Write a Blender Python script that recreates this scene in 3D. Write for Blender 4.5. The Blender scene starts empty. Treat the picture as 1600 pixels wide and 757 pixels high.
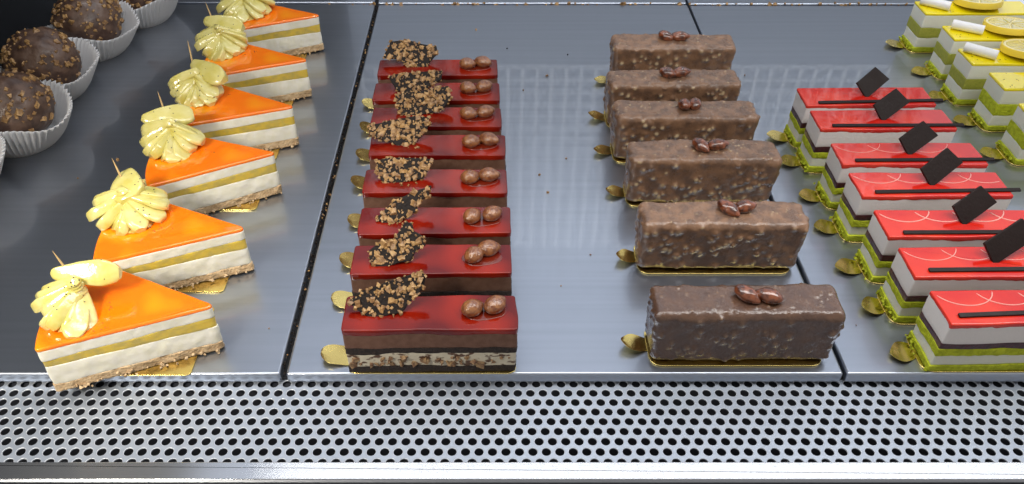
import bpy, math, random
import numpy as np
from math import pi, sin, cos, radians

SC = bpy.context.scene
COL = SC.collection
S = 0.01                      # all modelling below is in centimetres

# ------------------------------------------------------------------ camera
cam = bpy.data.cameras.new("camera")
camo = bpy.data.objects.new("camera", cam)
COL.objects.link(camo)
camo.location = (0, -0.351, 0.416)
camo.rotation_euler = (radians(90 - 40.534), 0, 0)
cam.sensor_width = 36
cam.lens = 36 * 1270 / 1600
cam.shift_x = 29 / 1600
cam.clip_start = 0.01
cam.clip_end = 50
SC.camera = camo

# ------------------------------------------------------------------ world
w = bpy.data.worlds.new("World")
SC.world = w
w.use_nodes = True
wn = w.node_tree.nodes
# ambient light graded by direction, dimmed on the camera side to darken front faces
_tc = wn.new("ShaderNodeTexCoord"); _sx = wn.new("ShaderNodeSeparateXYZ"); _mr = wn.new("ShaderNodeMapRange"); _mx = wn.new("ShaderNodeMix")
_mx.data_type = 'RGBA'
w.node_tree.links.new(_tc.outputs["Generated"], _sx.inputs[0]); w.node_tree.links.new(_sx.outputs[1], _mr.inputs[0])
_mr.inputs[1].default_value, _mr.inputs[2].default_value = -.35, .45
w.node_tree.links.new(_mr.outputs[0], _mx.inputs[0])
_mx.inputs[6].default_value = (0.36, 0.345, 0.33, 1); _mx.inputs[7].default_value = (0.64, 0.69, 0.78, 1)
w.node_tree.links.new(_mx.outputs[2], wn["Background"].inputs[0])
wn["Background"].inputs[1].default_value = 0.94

# ------------------------------------------------------------------ exposure
SC.view_settings.view_transform = 'Standard'
SC.view_settings.look = 'None'
SC.view_settings.exposure = 0.22
SC.view_settings.gamma = 1.0
SC.render.engine = 'CYCLES'
SC.cycles.use_denoising = True
SC.cycles.max_bounces = 8
SC.cycles.caustics_reflective = False
SC.cycles.caustics_refractive = False

LED_POWER = 15.0

# ================================================================== materials
def mat(name, base=(.5, .5, .5), rough=.5, metal=0, sss=0, sssr=(1, .6, .4), sscale=.004, coat=0, crough=.05,
        col2=None, cscale=1.0, cdetail=3, cpos=(.4, .6), cstretch=(1, 1, 1),
        bump=0, bscale=5, bdetail=3, bstretch=(1, 1, 1), rvar=0, spec=.5, emis=None, estr=0, attr=None, acol=None,
        bump2=0, b2scale=1, trans=0):
    m = bpy.data.materials.new(name)
    m.use_nodes = True
    nt = m.node_tree
    N, L = nt.nodes, nt.links
    b = N["Principled BSDF"]
    def setv(k, v):
        b.inputs[k].default_value = v
    setv("Base Color", (*base, 1)); setv("Roughness", rough); setv("Metallic", metal)
    setv("Specular IOR Level", spec)
    if sss:
        setv("Subsurface Weight", sss); setv("Subsurface Radius", sssr); setv("Subsurface Scale", sscale)
    if coat:
        setv("Coat Weight", coat); setv("Coat Roughness", crough)
    if trans: setv("Transmission Weight", trans)
    if emis:
        setv("Emission Color", (*emis, 1)); setv("Emission Strength", estr)
    tc = N.new("ShaderNodeTexCoord")
    def mapped(st):
        mp = N.new("ShaderNodeMapping")
        mp.inputs["Scale"].default_value = (100 * st[0], 100 * st[1], 100 * st[2])
        L.new(tc.outputs["Object"], mp.inputs[0])
        return mp.outputs[0]
    def noise(sc, det, st):
        n = N.new("ShaderNodeTexNoise")
        n.inputs["Scale"].default_value = sc
        n.inputs["Detail"].default_value = det
        L.new(mapped(st), n.inputs["Vector"])
        return n
    colsock = None
    if col2:
        n = noise(cscale, cdetail, cstretch)
        r = N.new("ShaderNodeMapRange")
        r.inputs[1].default_value, r.inputs[2].default_value = cpos
        L.new(n.outputs[0], r.inputs[0])
        mx = N.new("ShaderNodeMix"); mx.data_type = 'RGBA'
        L.new(r.outputs[0], mx.inputs[0])
        mx.inputs[6].default_value = (*base, 1); mx.inputs[7].default_value = (*col2, 1)
        colsock = mx.outputs[2]
    if attr:
        a = N.new("ShaderNodeAttribute"); a.attribute_name = attr
        mx = N.new("ShaderNodeMix"); mx.data_type = 'RGBA'
        L.new(a.outputs["Fac"], mx.inputs[0])
        if colsock: L.new(colsock, mx.inputs[6])
        else: mx.inputs[6].default_value = (*base, 1)
        mx.inputs[7].default_value = (*acol, 1)
        colsock = mx.outputs[2]
    if colsock: L.new(colsock, b.inputs["Base Color"])
    if rvar:
        n = noise(1.3, 5, (1, 1, 1))
        r = N.new("ShaderNodeMapRange")
        r.inputs[1].default_value, r.inputs[2].default_value = .3, .7
        r.inputs[3].default_value, r.inputs[4].default_value = max(0, rough - rvar), rough + rvar
        L.new(n.outputs[0], r.inputs[0]); L.new(r.outputs[0], b.inputs["Roughness"])
    last = None
    if bump:
        n = noise(bscale, bdetail, bstretch)
        bp = N.new("ShaderNodeBump"); bp.inputs["Strength"].default_value = 1
        bp.inputs["Distance"].default_value = bump * S
        L.new(n.outputs[0], bp.inputs["Height"]); last = bp
    if bump2:
        n = noise(b2scale, 2, (1, 1, 1))
        bp = N.new("ShaderNodeBump"); bp.inputs["Strength"].default_value = 1
        bp.inputs["Distance"].default_value = bump2 * S
        L.new(n.outputs[0], bp.inputs["Height"])
        if last: L.new(last.outputs[0], bp.inputs["Normal"])
        last = bp
    if last:
        L.new(last.outputs[0], b.inputs["Normal"])
        if coat: L.new(last.outputs[0], b.inputs["Coat Normal"])
    return m

M = {}
M['tray'] = mat('tray_steel', (.385, .425, .50), .32, .95, coat=1, crough=.06, col2=(.43, .47, .55), cscale=.6,
                cstretch=(.05, 3, 1), cpos=(.3, .7))
M['gap'] = mat('dark_gap', (.012, .012, .014), .7)
M['grille'] = mat('perforated_steel', (.37, .41, .48), .55, .7,
                  col2=(.40, .44, .51), cscale=.8, cpos=(.35, .65))
M['rail'] = mat('brushed_rail', (.62, .64, .68), .2, 1.0)
_nt = M['rail'].node_tree; _b = _nt.nodes["Principled BSDF"]
_b.inputs["Anisotropic"].default_value = .93          # brushed along its length
_cx = _nt.nodes.new("ShaderNodeCombineXYZ"); _cx.inputs[1].default_value = 1.0
_nt.links.new(_cx.outputs[0], _b.inputs["Tangent"])
M['rim'] = mat('highlight_rim', (.75, .78, .83), .55, .4)  # lighter colour paints in the highlight around the hole bevels
M['cavity'] = mat('cavity_black', (.018, .02, .028), .6)
M['wallb'] = mat('case_black', (.008, .009, .011), .45)
M['backp'] = mat('case_back', (.15, .165, .19), .6)
M['lattice'] = mat('lattice_white', (.75, .78, .82), .5)
M['gold'] = mat('gold_card', (.98, .76, .26), .24, 1.0, bump=.004, bscale=.8, bdetail=1, rvar=.04)
M['glaze_dark'] = mat('glaze_dark_red', (.115, .0035, .0025), .06, sss=.12, sssr=(1, .12, .03),
                      bump=.010, bscale=1.1, bdetail=2, bump2=.004, b2scale=7, col2=(.30, .014, .003), cscale=.22, cdetail=1, cpos=(.42, .62))
M['mousse'] = mat('chocolate_mousse', (.17, .085, .055), .6, bump=.03, bscale=9, col2=(.135, .062, .038), cscale=2, bstretch=(1, 1, .5))
M['sponge_dark'] = mat('dark_sponge', (.016, .010, .009), .8, bump=.12, bscale=6, bdetail=5, col2=(.03, .018, .014), cscale=6)
M['nutcream'] = mat('nut_cream', (.62, .56, .44), .55, bump=.05, bscale=4, col2=(.10, .05, .03), cscale=1.9, cdetail=4,
                    cpos=(.54, .60), cstretch=(.75, 1, 1.4))
M['nutchunk'] = mat('nut_chunk', (.42, .27, .14), .6, col2=(.16, .08, .045), cscale=3, bump=.05, bscale=8)
M['darkchoc'] = mat('dark_chocolate', (.014, .007, .006), .5, bump=.02, bscale=5, rvar=.1, spec=.3)
M['shardchoc'] = mat('shard_chocolate', (.010, .006, .005), .6, spec=.25, bump=.08, bscale=5, bdetail=4)
M['crumb'] = mat('hazelnut_chip', (.44, .26, .10), .45, col2=(.22, .115, .045), cscale=2.6, bump=.04, bscale=9, coat=.2, crough=.3)
M['nutgold'] = mat('caramel_nut', (.30, .12, .04), .28, coat=.9, crough=.06, col2=(.16, .05, .018), cscale=3.2, cdetail=4,
                   bump=.07, bscale=4.5, sss=.08)
M['almond'] = mat('glazed_almond', (.24, .065, .022), .22, coat=1, crough=.05, col2=(.07, .018, .008), cscale=2.2,
                  bump=.025, bscale=3.2, bstretch=(.6, 1.6, 1.6))
M['syrup'] = mat('syrup', (.14, .012, .004), .04, coat=1)
M['coating'] = mat('milk_chocolate_coat', (.255, .140, .080), .32, coat=.35, crough=.15, bump=.035, bscale=6, bdetail=4, rvar=.12,
                   col2=(.15, .085, .054), cscale=1.1, attr='nut', acol=(.66, .50, .30))
M['coating_shiny'] = mat('milk_chocolate_shiny', (.125, .064, .038), .24, coat=.6, crough=.12, bump=.04, bscale=5.5, bdetail=3, rvar=.12,
                   col2=(.095, .050, .034), cscale=1.1, attr='nut', acol=(.34, .22, .13))
M['truffle'] = mat('truffle_chocolate', (.13, .076, .052), .42, coat=.2, crough=.2, bump=.04, bscale=3, bdetail=4, rvar=.1,
                   col2=(.062, .032, .022), cscale=1)
M['paper'] = mat('white_paper', (.84, .85, .88), .6, sss=.15, sssr=(1, 1, 1), bump=.01, bscale=9)
M['glaze_orange'] = mat('orange_glaze', (.92, .19, .004), .07, sss=.35, sssr=(1, .35, .04), coat=1, crough=.03,
                        bump=.018, bscale=.7, bdetail=1, col2=(.95, .30, .006), cscale=.33, cdetail=1, cpos=(.42, .62))
M['cream'] = mat('white_cream', (.86, .83, .74), .55, sss=.25, sssr=(1, .9, .7), bump=.022, bscale=3.2, bdetail=5, bstretch=(1, 1, .5),
                 col2=(.82, .79, .66), cscale=1.5)
M['jelly'] = mat('passion_jelly', (.70, .50, .07), .35, sss=.3, sssr=(1, .7, .2), coat=.3, crough=.2, bump=.03, bscale=3,
                 col2=(.52, .40, .10), cscale=1)
M['crust'] = mat('biscuit_crust', (.50, .34, .19), .8, bump=.12, bscale=6, bdetail=5, col2=(.62, .46, .28), cscale=3)
M['pear'] = mat('pear_flesh', (.56, .49, .12), .22, sss=.12, sssr=(1, .85, .3), sscale=.006, coat=1, crough=.05,
                bump=.03, bscale=2.4, bdetail=3, col2=(.66, .60, .24), cscale=.8, cpos=(.35, .65), rvar=.06)
M['wood'] = mat('toothpick_wood', (.55, .38, .17), .6, bump=.02, bscale=8, bstretch=(6, 6, .5))
M['seed'] = mat('poppy_seed', (.012, .010, .014), .5)
M['glaze_red'] = mat('strawberry_glaze', (.62, .018, .010), .09, sss=.3, sssr=(1, .15, .08), coat=.35, crough=.04,
                     bump=.015, bscale=.9, bdetail=1, col2=(.74, .04, .015), cscale=.3, cdetail=1)
M['white_mousse'] = mat('white_mousse', (.88, .83, .81), .5, sss=.2, sssr=(1, .8, .8), bump=.02, bscale=6)
M['pink_edge'] = mat('pink_edge', (.78, .28, .27), .35, bump=.03, bscale=5)
M['berry'] = mat('berry_jelly', (.070, .012, .020), .4, coat=.3, crough=.2, bump=.04, bscale=4, col2=(.04, .008, .014), cscale=3)
M['pistachio'] = mat('pistachio_sponge', (.56, .62, .025), .8, sss=.15, sssr=(1, 1, .3), bump=.09, bscale=5, bdetail=4, col2=(.42, .47, .015), cscale=2.4)
M['pale_cream'] = mat('pale_cream', (.84, .84, .73), .5, sss=.2, bump=.02, bscale=6)
M['olive_cream'] = mat('olive_cream', (.40, .40, .06), .6, bump=.06, bscale=6, col2=(.34, .36, .05), cscale=3)
M['glaze_yellow'] = mat('lemon_glaze', (.90, .72, .005), .1, sss=.3, sssr=(1, .8, .1), coat=1, crough=.05, bump=.015, bscale=.9)
M['curl'] = mat('white_chocolate', (.84, .82, .83), .45, sss=.2, bump=.01, bscale=4)
M['rind'] = mat('lemon_rind', (.88, .66, .07), .35, bump=.04, bscale=6)
M['pith'] = mat('lemon_pith', (.85, .76, .42), .5)
M['pulp'] = mat('lemon_pulp', (.74, .60, .20), .25, sss=.4, sssr=(1, .8, .2), bump=.06, bscale=3, coat=.6)
M['icing'] = mat('icing_line', (.86, .42, .36), .35)
M['led'] = mat('led_emitter', (1, 1, 1), .5, emis=(1.0, .985, .95), estr=LED_POWER)
M['alu'] = mat('aluminium', (.6, .6, .62), .4, .9)

# ================================================================== mesh helpers
def thing(name, label, cat, loc=(0, 0, 0), group=None, rz=0):
    o = bpy.data.objects.new(name, None)
    o.empty_display_size = .01
    COL.objects.link(o)
    o.location = [c * S for c in loc]
    o.rotation_euler = (0, 0, rz)
    o['label'] = label; o['category'] = cat
    if group: o['group'] = group
    return o

def tag(o, label=None, cat=None, group=None, kind=None):
    if label: o['label'] = label
    if cat: o['category'] = cat
    if group: o['group'] = group
    if kind: o['kind'] = kind
    return o

def mk(name, V, F, mats, parent=None, smooth=True, angle=35, midx=None, attr=None, loc=None):
    me = bpy.data.meshes.new(name)
    V = np.asarray(V, float)
    off = np.array(loc) if loc is not None else np.zeros(3)
    me.from_pydata([tuple(p) for p in (V - off) * S], [], [tuple(int(i) for i in f) for f in F])
    if not isinstance(mats, (list, tuple)): mats = [mats]
    for m in mats: me.materials.append(M[m])
    if midx is not None:
        me.polygons.foreach_set('material_index', np.asarray(midx, dtype=np.int32))
    me.polygons.foreach_set('use_smooth', [smooth and len(p.vertices) <= 8 for p in me.polygons])
    if attr:
        for k, v in attr.items():
            a = me.attributes.new(k, 'FLOAT', 'POINT'); a.data.foreach_set('value', np.asarray(v, dtype=np.float32))
    me.update()
    if smooth: me.set_sharp_from_angle(angle=radians(angle))
    me.polygons.foreach_set('use_smooth', [smooth and len(p.vertices) <= 8 for p in me.polygons])   # caps stay flat
    o = bpy.data.objects.new(name, me)
    COL.objects.link(o)
    o.location = off * S
    if parent: o.parent = parent
    return o

class Bag:
    """collects pieces (vertices, faces, material slot) of ONE mesh"""
    def __init__(s): s.V = []; s.F = []; s.I = []; s.n = 0
    def add(s, V, F, i=0):
        V = np.asarray(V, float)
        s.V.append(V); s.F += [[k + s.n for k in f] for f in F]; s.I += [i] * len(F); s.n += len(V)
    def build(s, name, mats, parent=None, **k):
        return mk(name, np.vstack(s.V), s.F, mats, parent, midx=s.I, **k)

def _h(ix, iy, iz, seed):
    n = (ix * 374761393 + iy * 668265263 + iz * 2147483647 + seed * 1274126177) & 0xffffffff
    n = ((n ^ (n >> 13)) * 1274126177) & 0xffffffff
    n = n ^ (n >> 16)
    return (n & 0xffff) / 65535.0

def vnoise(P, f, seed=0):
    Q = np.asarray(P, float) * f + 137.3
    I = np.floor(Q).astype(np.int64); T = Q - I
    T = T * T * (3 - 2 * T)
    x, y, z = I[:, 0], I[:, 1], I[:, 2]; a, b, c = T[:, 0], T[:, 1], T[:, 2]
    r = 0
    for dx in (0, 1):
        for dy in (0, 1):
            for dz in (0, 1):
                wt = (a if dx else 1 - a) * (b if dy else 1 - b) * (c if dz else 1 - c)
                r = r + wt * _h(x + dx, y + dy, z + dz, seed)
    return r * 2 - 1

def fbm(P, f, seed=0, o=3):
    r = 0; amp = 1; t = 0
    for k in range(o):
        r = r + amp * vnoise(P, f * 2 ** k, seed + k * 17); t += amp; amp *= .5
    return r / t

def round_poly(pts, r, res=.2):
    """fillet corners (r per corner or one number), resample edges; CCW result"""
    n = len(pts); P = [np.array(p, float) for p in pts]
    area = sum(P[i][0] * P[(i + 1) % n][1] - P[(i + 1) % n][0] * P[i][1] for i in range(n))
    rr = list(r) if isinstance(r, (list, tuple)) else [r] * n
    if area < 0: P = P[::-1]; rr = rr[::-1]
    out = []
    for i in range(n):
        a, b, c = P[i - 1], P[i], P[(i + 1) % n]
        u = a - b; v = c - b; lu = np.linalg.norm(u); lv = np.linalg.norm(v); u = u / lu; v = v / lv
        ang = math.acos(max(-1, min(1, float(u @ v))))
        if rr[i] <= 0 or ang > radians(172): out.append(b); continue
        d = min(rr[i] / math.tan(ang / 2), lu * .48, lv * .48); R = d * math.tan(ang / 2)
        p0 = b + u * d; p1 = b + v * d
        k = 6
        for j in range(k + 1):
            t = j / k
            out.append((1 - t) ** 2 * p0 + 2 * t * (1 - t) * (b * .75 + (p0 + p1) * .125) + t * t * p1)
    res_pts = []
    m = len(out)
    for i in range(m):
        a, b = out[i], out[(i + 1) % m]
        l = np.linalg.norm(b - a); k = max(1, int(round(l / res)))
        for j in range(k): res_pts.append(a + (b - a) * j / k)
    Q = [res_pts[0]]
    for p in res_pts[1:]:
        if np.linalg.norm(p - Q[-1]) > 1e-3: Q.append(p)
    return np.array(Q)

BOW = None      # (amount, seed): a bend shared by every layer of one cake
def prism(out, z0, z1, bt=.05, bb=.0, nz=3, amp=0, freq=2, seed=0, aniso=1, wob=0, bulge=0):
    """extruded outline; z0,z1 numbers or functions of (x,y); bevels; side displacement"""
    out = np.asarray(out, float); n = len(out)
    t = np.roll(out, -1, 0) - np.roll(out, 1, 0)
    nr = np.stack([t[:, 1], -t[:, 0]], 1); nr /= np.linalg.norm(nr, axis=1)[:, None] + 1e-9
    f0 = (lambda x, y: np.full(len(x), float(z0))) if not callable(z0) else z0
    f1 = (lambda x, y: np.full(len(x), float(z1))) if not callable(z1) else z1
    Z0 = f0(out[:, 0], out[:, 1]); Z1 = f1(out[:, 0], out[:, 1])
    rings = []
    def ring(inset, z): rings.append(np.column_stack([out - nr * inset, z]))
    if bb > 0:
        for a in (0, 30, 60): ring(bb * (1 - sin(radians(a))), Z0 + bb * (1 - cos(radians(a))))
    lo = Z0 + bb; hi = Z1 - bt
    for k in range(nz + 1):
        q = k / nz
        ring(-bulge * sin(pi * q), lo + (hi - lo) * q)
    if bt > 0:
        for a in (30, 60, 90): ring(bt * (1 - cos(radians(a))), hi + bt * sin(radians(a)))
    V = np.vstack(rings); R = len(rings)
    if amp:
        NN = np.tile(nr, (R, 1))
        Pn = V * np.array([1, 1, aniso])
        d = amp * fbm(Pn, freq, seed, 3)
        V[:, :2] += NN * d[:, None]
    if BOW:
        NN = np.tile(nr, (R, 1))
        V[:, :2] += NN * (BOW[0] * fbm(V * np.array([1, 1, .5]), .33, BOW[1], 2))[:, None]
    if wob:
        V[:, 2] += wob * fbm(V * np.array([1, 1, .3]), 1.2, seed + 5, 2)
    F = []
    for k in range(R - 1):
        for i in range(n):
            j = (i + 1) % n
            F.append((k * n + i, k * n + j, (k + 1) * n + j, (k + 1) * n + i))
    F.append(tuple(range(n))[::-1]); F.append(tuple((R - 1) * n + i for i in range(n)))
    return V, F

def rrect(x0, y0, x1, y1, r=.1, res=.2): return round_poly([(x0, y0), (x1, y0), (x1, y1), (x0, y1)], r, res)

def box(x0, y0, z0, x1, y1, z1, r=0.0):
    if r > 0: return prism(rrect(x0, y0, x1, y1, r, 5), z0, z1, bt=r, bb=r, nz=1)
    V = [(x, y, z) for z in (z0, z1) for (x, y) in ((x0, y0), (x1, y0), (x1, y1), (x0, y1))]
    return V, [(3, 2, 1, 0), (4, 5, 6, 7), (0, 1, 5, 4), (1, 2, 6, 5), (2, 3, 7, 6), (3, 0, 4, 7)]

def tube(pts, r, seg=8, taper=None):
    P = [np.array(p, float) for p in pts]; V = []; F = []
    for i, p in enumerate(P):
        d = P[min(i + 1, len(P) - 1)] - P[max(i - 1, 0)]; d /= np.linalg.norm(d) + 1e-9
        u = np.cross(d, (0, 0, 1));
        if np.linalg.norm(u) < .1: u = np.cross(d, (1, 0, 0))
        u /= np.linalg.norm(u); v = np.cross(d, u)
        rr = r if taper is None else r * taper[i]
        for k in range(seg):
            a = 2 * pi * k / seg; V.append(p + rr * (u * cos(a) + v * sin(a)))
    for i in range(len(P) - 1):
        for k in range(seg):
            j = (k + 1) % seg
            F.append((i * seg + k, i * seg + j, (i + 1) * seg + j, (i + 1) * seg + k))
    F.append(tuple(range(seg))[::-1]); F.append(tuple((len(P) - 1) * seg + k for k in range(seg)))
    return np.array(V), F

def sphere(seg=24, ring=14):
    V = [(0, 0, -1)]; F = []
    for i in range(1, ring):
        a = -pi / 2 + pi * i / ring
        for k in range(seg): b = 2 * pi * k / seg; V.append((cos(a) * cos(b), cos(a) * sin(b), sin(a)))
    V.append((0, 0, 1)); T = len(V) - 1
    for k in range(seg): F.append((0, 1 + (k + 1) % seg, 1 + k)); F.append((T, T - seg + k, T - seg + (k + 1) % seg))
    for i in range(ring - 2):
        for k in range(seg):
            j = (k + 1) % seg
            F.append((1 + i * seg + k, 1 + i * seg + j, 1 + (i + 1) * seg + j, 1 + (i + 1) * seg + k))
    return np.array(V), F

def rotm(ax, ay, az):
    cx, sx, cy, sy, cz, sz = cos(ax), sin(ax), cos(ay), sin(ay), cos(az), sin(az)
    X = np.array([[1, 0, 0], [0, cx, -sx], [0, sx, cx]]); Y = np.array([[cy, 0, sy], [0, 1, 0], [-sy, 0, cy]])
    Z = np.array([[cz, -sz, 0], [sz, cz, 0], [0, 0, 1]])
    return Z @ Y @ X

CUBE = np.array([(x, y, z) for z in (-1, 1) for y in (-1, 1) for x in (-1, 1)], float)
CF = [(0, 2, 3, 1), (4, 5, 7, 6), (0, 1, 5, 4), (2, 6, 7, 3), (0, 4, 6, 2), (1, 3, 7, 5)]
def chip(rng, c, size, flat=.45, R=None):
    V = CUBE * np.array([1, rng.uniform(.55, 1), flat]) * .5
    V = V + np.array([[rng.uniform(-.22, .22) for _ in range(3)] for _ in range(8)]) * np.array([1, 1, flat * 1.3])
    V[4:, :2] *= rng.uniform(.5, .85)
    if R is None: R = rotm(rng.uniform(0, 6), rng.uniform(0, 6), rng.uniform(0, 6))
    return (V * size) @ R.T + np.array(c), CF

ICO = None
def ico():
    global ICO
    if ICO is None:
        V, F = sphere(8, 5); ICO = (V, F)
    return ICO

def board_ring(b, x0, y0, x1, y1, r=.9): pass

# ------------------------------------------------------------------ gold board
def gold_board(x0, y0, x1, y1, ty, label, group, r=.7, tw=1.5, tl=1.9, lift=.42, leaf=False, seed=0):
    rng = random.Random(seed * 31 + int(x0 * 10))
    lift *= rng.uniform(.6, 1.25); tl *= rng.uniform(.92, 1.12); skew = rng.uniform(-.25, .2)
    b = Bag()
    cx, cy = (x0 + x1) / 2, (y0 + y1) / 2
    V, F = prism(rrect(x0, y0, x1, y1, r, .5), .03, .11, bt=.02, bb=.02, nz=1)
    b.add(V, F)
    o = b.build('cake_board', 'gold', None, loc=(cx, cy, 0))
    tag(o, label, 'cake board', group)
    # the pull tab: a tongue bent upwards
    n = 30; V = []; F = []
    for i in range(n + 1):
        t = 1 - (1 - i / n) ** 1.8
        x = x0 + .6 - t * (tl + .6)
        u = max(0.0, (x0 - x) / tl)
        if leaf:
            wd = tw * (.40 + .25 * sin(min(u, 1) * pi * .9) if u > 0 else .42)
            wd = tw * (.42 + .14 * math.sin(pi * min(1, u * 1.1)))
            if u > .5: wd *= max(0.0, 1 - ((u - .5) / .51) ** 2) ** .6
        else:
            wd = tw * .5
            if u > .55: wd *= math.sqrt(max(0.0, 1 - ((u - .55) / .455) ** 2))
        z = .065 + lift * u ** 1.5 + (.10 * sin(u * 5) * u if leaf else 0)
        dy = (-.30 * u if leaf else 0) + skew * u
        for s, zz in ((-1, -.012), (-.5, -.012 ), (.0, -.012), (.5, -.012), (1, -.012), (1, .012), (.5, .012), (0, .012), (-.5, .012), (-1, .012)):
            V.append((x, ty + dy + s * max(wd, .03), z + zz + (.06 * s * s * u)))
    for i in range(n):
        for k in range(10):
            j = (k + 1) % 10
            F.append((i * 10 + k, i * 10 + j, (i + 1) * 10 + j, (i + 1) * 10 + k))
    F.append(tuple(range(10))); F.append(tuple(n * 10 + k for k in range(9, -1, -1)))
    mk('pull_tab', np.array(V) - np.array((cx, cy, 0)), F, 'gold', o)
    return o

# ================================================================== the case
# trays (the seams run away from the camera)
def tray(x0, x1, y0, y1, label):
    b = Bag()
    V, F = prism(round_poly([(x0, y0), (x1, y0), (x1, y1), (x0, y1)], .18, 4), -.75, 0, bt=.15, bb=0, nz=1)
    o = mk('metal_tray', V, F, 'tray', None, loc=((x0 + x1) / 2, (y0 + y1) / 2, 0))
    tag(o, label, 'tray', 'metal trays of the display shelf')
    return o
tray(-50.4, -14.15, .1, 57.4, 'dark glossy steel tray under the truffles and the orange cheesecake slices')
tray(-13.75, 23.2, .1, 57.2, 'grey steel tray under the dark red cakes and the nutty chocolate bars')
tray(23.45, 62, .1, 57.0, 'grey steel tray under the strawberry cakes and the yellow lemon cakes')
tray(-50.4, -14.3, 57.9, 69, 'dark tray of the back row behind the orange cheesecake slices')
tray(-13.9, 23.2, 57.7, 69, 'tray of the back row behind the dark red cakes and the chocolate bars')
tray(23.45, 62, 57.5, 69, 'tray of the back row behind the yellow lemon cakes')
# floor of the case under trays
V, F = box(-50.45, .45, -9, 63, 69.5, -.85)
tag(mk('case_floor', V, F, 'gap', smooth=False), kind='structure')
# cavity below the grille
b = Bag()
b.add(*box(-51, -9, -9.4, 64, .44, -9)); b.add(*box(-51, .0, -9, 64, .40, -1.25))
tag(b.build('case_well', 'cavity', smooth=False), kind='structure')

# perforated grille
def grille():
    px, py = .835, .757
    b = Bag(); V = []; F = []
    rows = [.86 - .767 * k for k in range(11)]
    xs0 = -.48
    for ri, yc in enumerate(rows):
        off = xs0 + (px / 2 if ri % 2 == 0 else 0)
        for ci in range(-62, 78):
            xc = off + ci * px
            if xc < -50.3 or xc > 62: continue
            base = len(V); seg = 20
            hx, hy = px / 2, .767 / 2
            for k in range(seg):
                a = 2 * pi * (k + .5) / seg
                c, s_ = cos(a), sin(a)
                t = min(hx / abs(c) if abs(c) > 1e-6 else 9, hy / abs(s_) if abs(s_) > 1e-6 else 9)
                V.append((xc + c * t, yc + s_ * t, -1.0))
                V.append((xc + c * .312, yc + s_ * .312, -1.0))
                V.append((xc + c * .290, yc + s_ * .290, -1.02))
                V.append((xc + c * .284, yc + s_ * .284, -1.09))
            # put corner points exactly on the cell corners
            for q, (sx, sy) in enumerate(((1, 1), (-1, 1), (-1, -1), (1, -1))):
                best = min(range(seg), key=lambda k: (V[base + 4 * k][0] - xc - sx * hx) ** 2 + (V[base + 4 * k][1] - yc - sy * hy) ** 2)
                V[base + 4 * best] = (xc + sx * hx, yc + sy * hy, -1.0)
            for k in range(seg):
                j = (k + 1) % seg
                for r_ in range(3):
                    F.append((base + 4 * k + r_, base + 4 * j + r_, base + 4 * j + r_ + 1, base + 4 * k + r_ + 1)[::-1])
    o = mk('perforated_grille', V, F, ['grille', 'rim'], angle=40, midx=[(1 if k % 3 == 1 else 0) for k in range(len(F))])
    tag(o, 'long perforated steel grille with round holes in front of the trays', 'grille')
grille()
# front rail
b = Bag()
V, F = prism(round_poly([(-51, -7.72), (63, -7.72), (63, -6.5), (-51, -6.5)], .02, 200), -1.3, -.28, bt=.05, nz=1)
b.add(V, F)
tag(b.build('front_rail', 'rail'), 'shiny flat steel rail along the front below the perforated grille', 'rail')
V, F = box(-51, -8.3, -2.2, 63, -7.9, -.75)
tag(mk('glass_channel', V, F, 'alu', smooth=False), 'dark narrow metal channel along the very bottom edge before the rail', 'channel')
V, F = box(-51, -12, -2.6, 63, -8.32, -1.2)
tag(mk('counter_ledge', V, F, 'gap', smooth=False), kind='structure')
# side wall
V, F = box(-52.5, -8, -2, -50.6, 84, 78)
tag(mk('side_wall', V, F, 'wallb', smooth=False), 'black side wall of the display case beside the truffles', 'wall')
# back panel with wire lattice (seen as a reflection in the trays)
V, F = box(-19.9, 70, -2, 64, 71, 52)
tag(mk('back_wall', V, F, 'backp', smooth=False), 'grey back wall of the display case', 'wall')
V, F = box(-50.5, 70, -2, -20, 71, 52)  # unseen panel, added so that the left tray reflects something dark
tag(mk('reflection_blocker', V, F, 'wallb', smooth=False), 'unseen black panel added behind the truffles to darken the left tray reflection', 'panel')
b = Bag()
for i in range(-9, 31):
    x = i * 2.1
    b.add(*box(x - .22, 69.3, 15, x + .22, 69.5, 49))
for k in range(17):
    z = 15 + k * 2.05
    b.add(*box(-20, 69.55, z - .22, 64, 69.75, z + .22))
tag(b.build('wire_lattice', 'lattice', smooth=False), 'white wire lattice standing at the back of the display case', 'lattice')
# LED lamp
b = Bag()
b.add(*box(-24.6, 12.0, 30.25, 64, 14.0, 31.4), 0)
x = -24
while x < 63.5:
    b.add(*box(x - .16, 12.7, 30.14, x + .16, 13.4, 30.25), 1); x += 1.41
tag(b.build('led_lamp', ['alu', 'led'], smooth=False), 'slim LED strip lamp above the trays', 'lamp')
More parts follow.
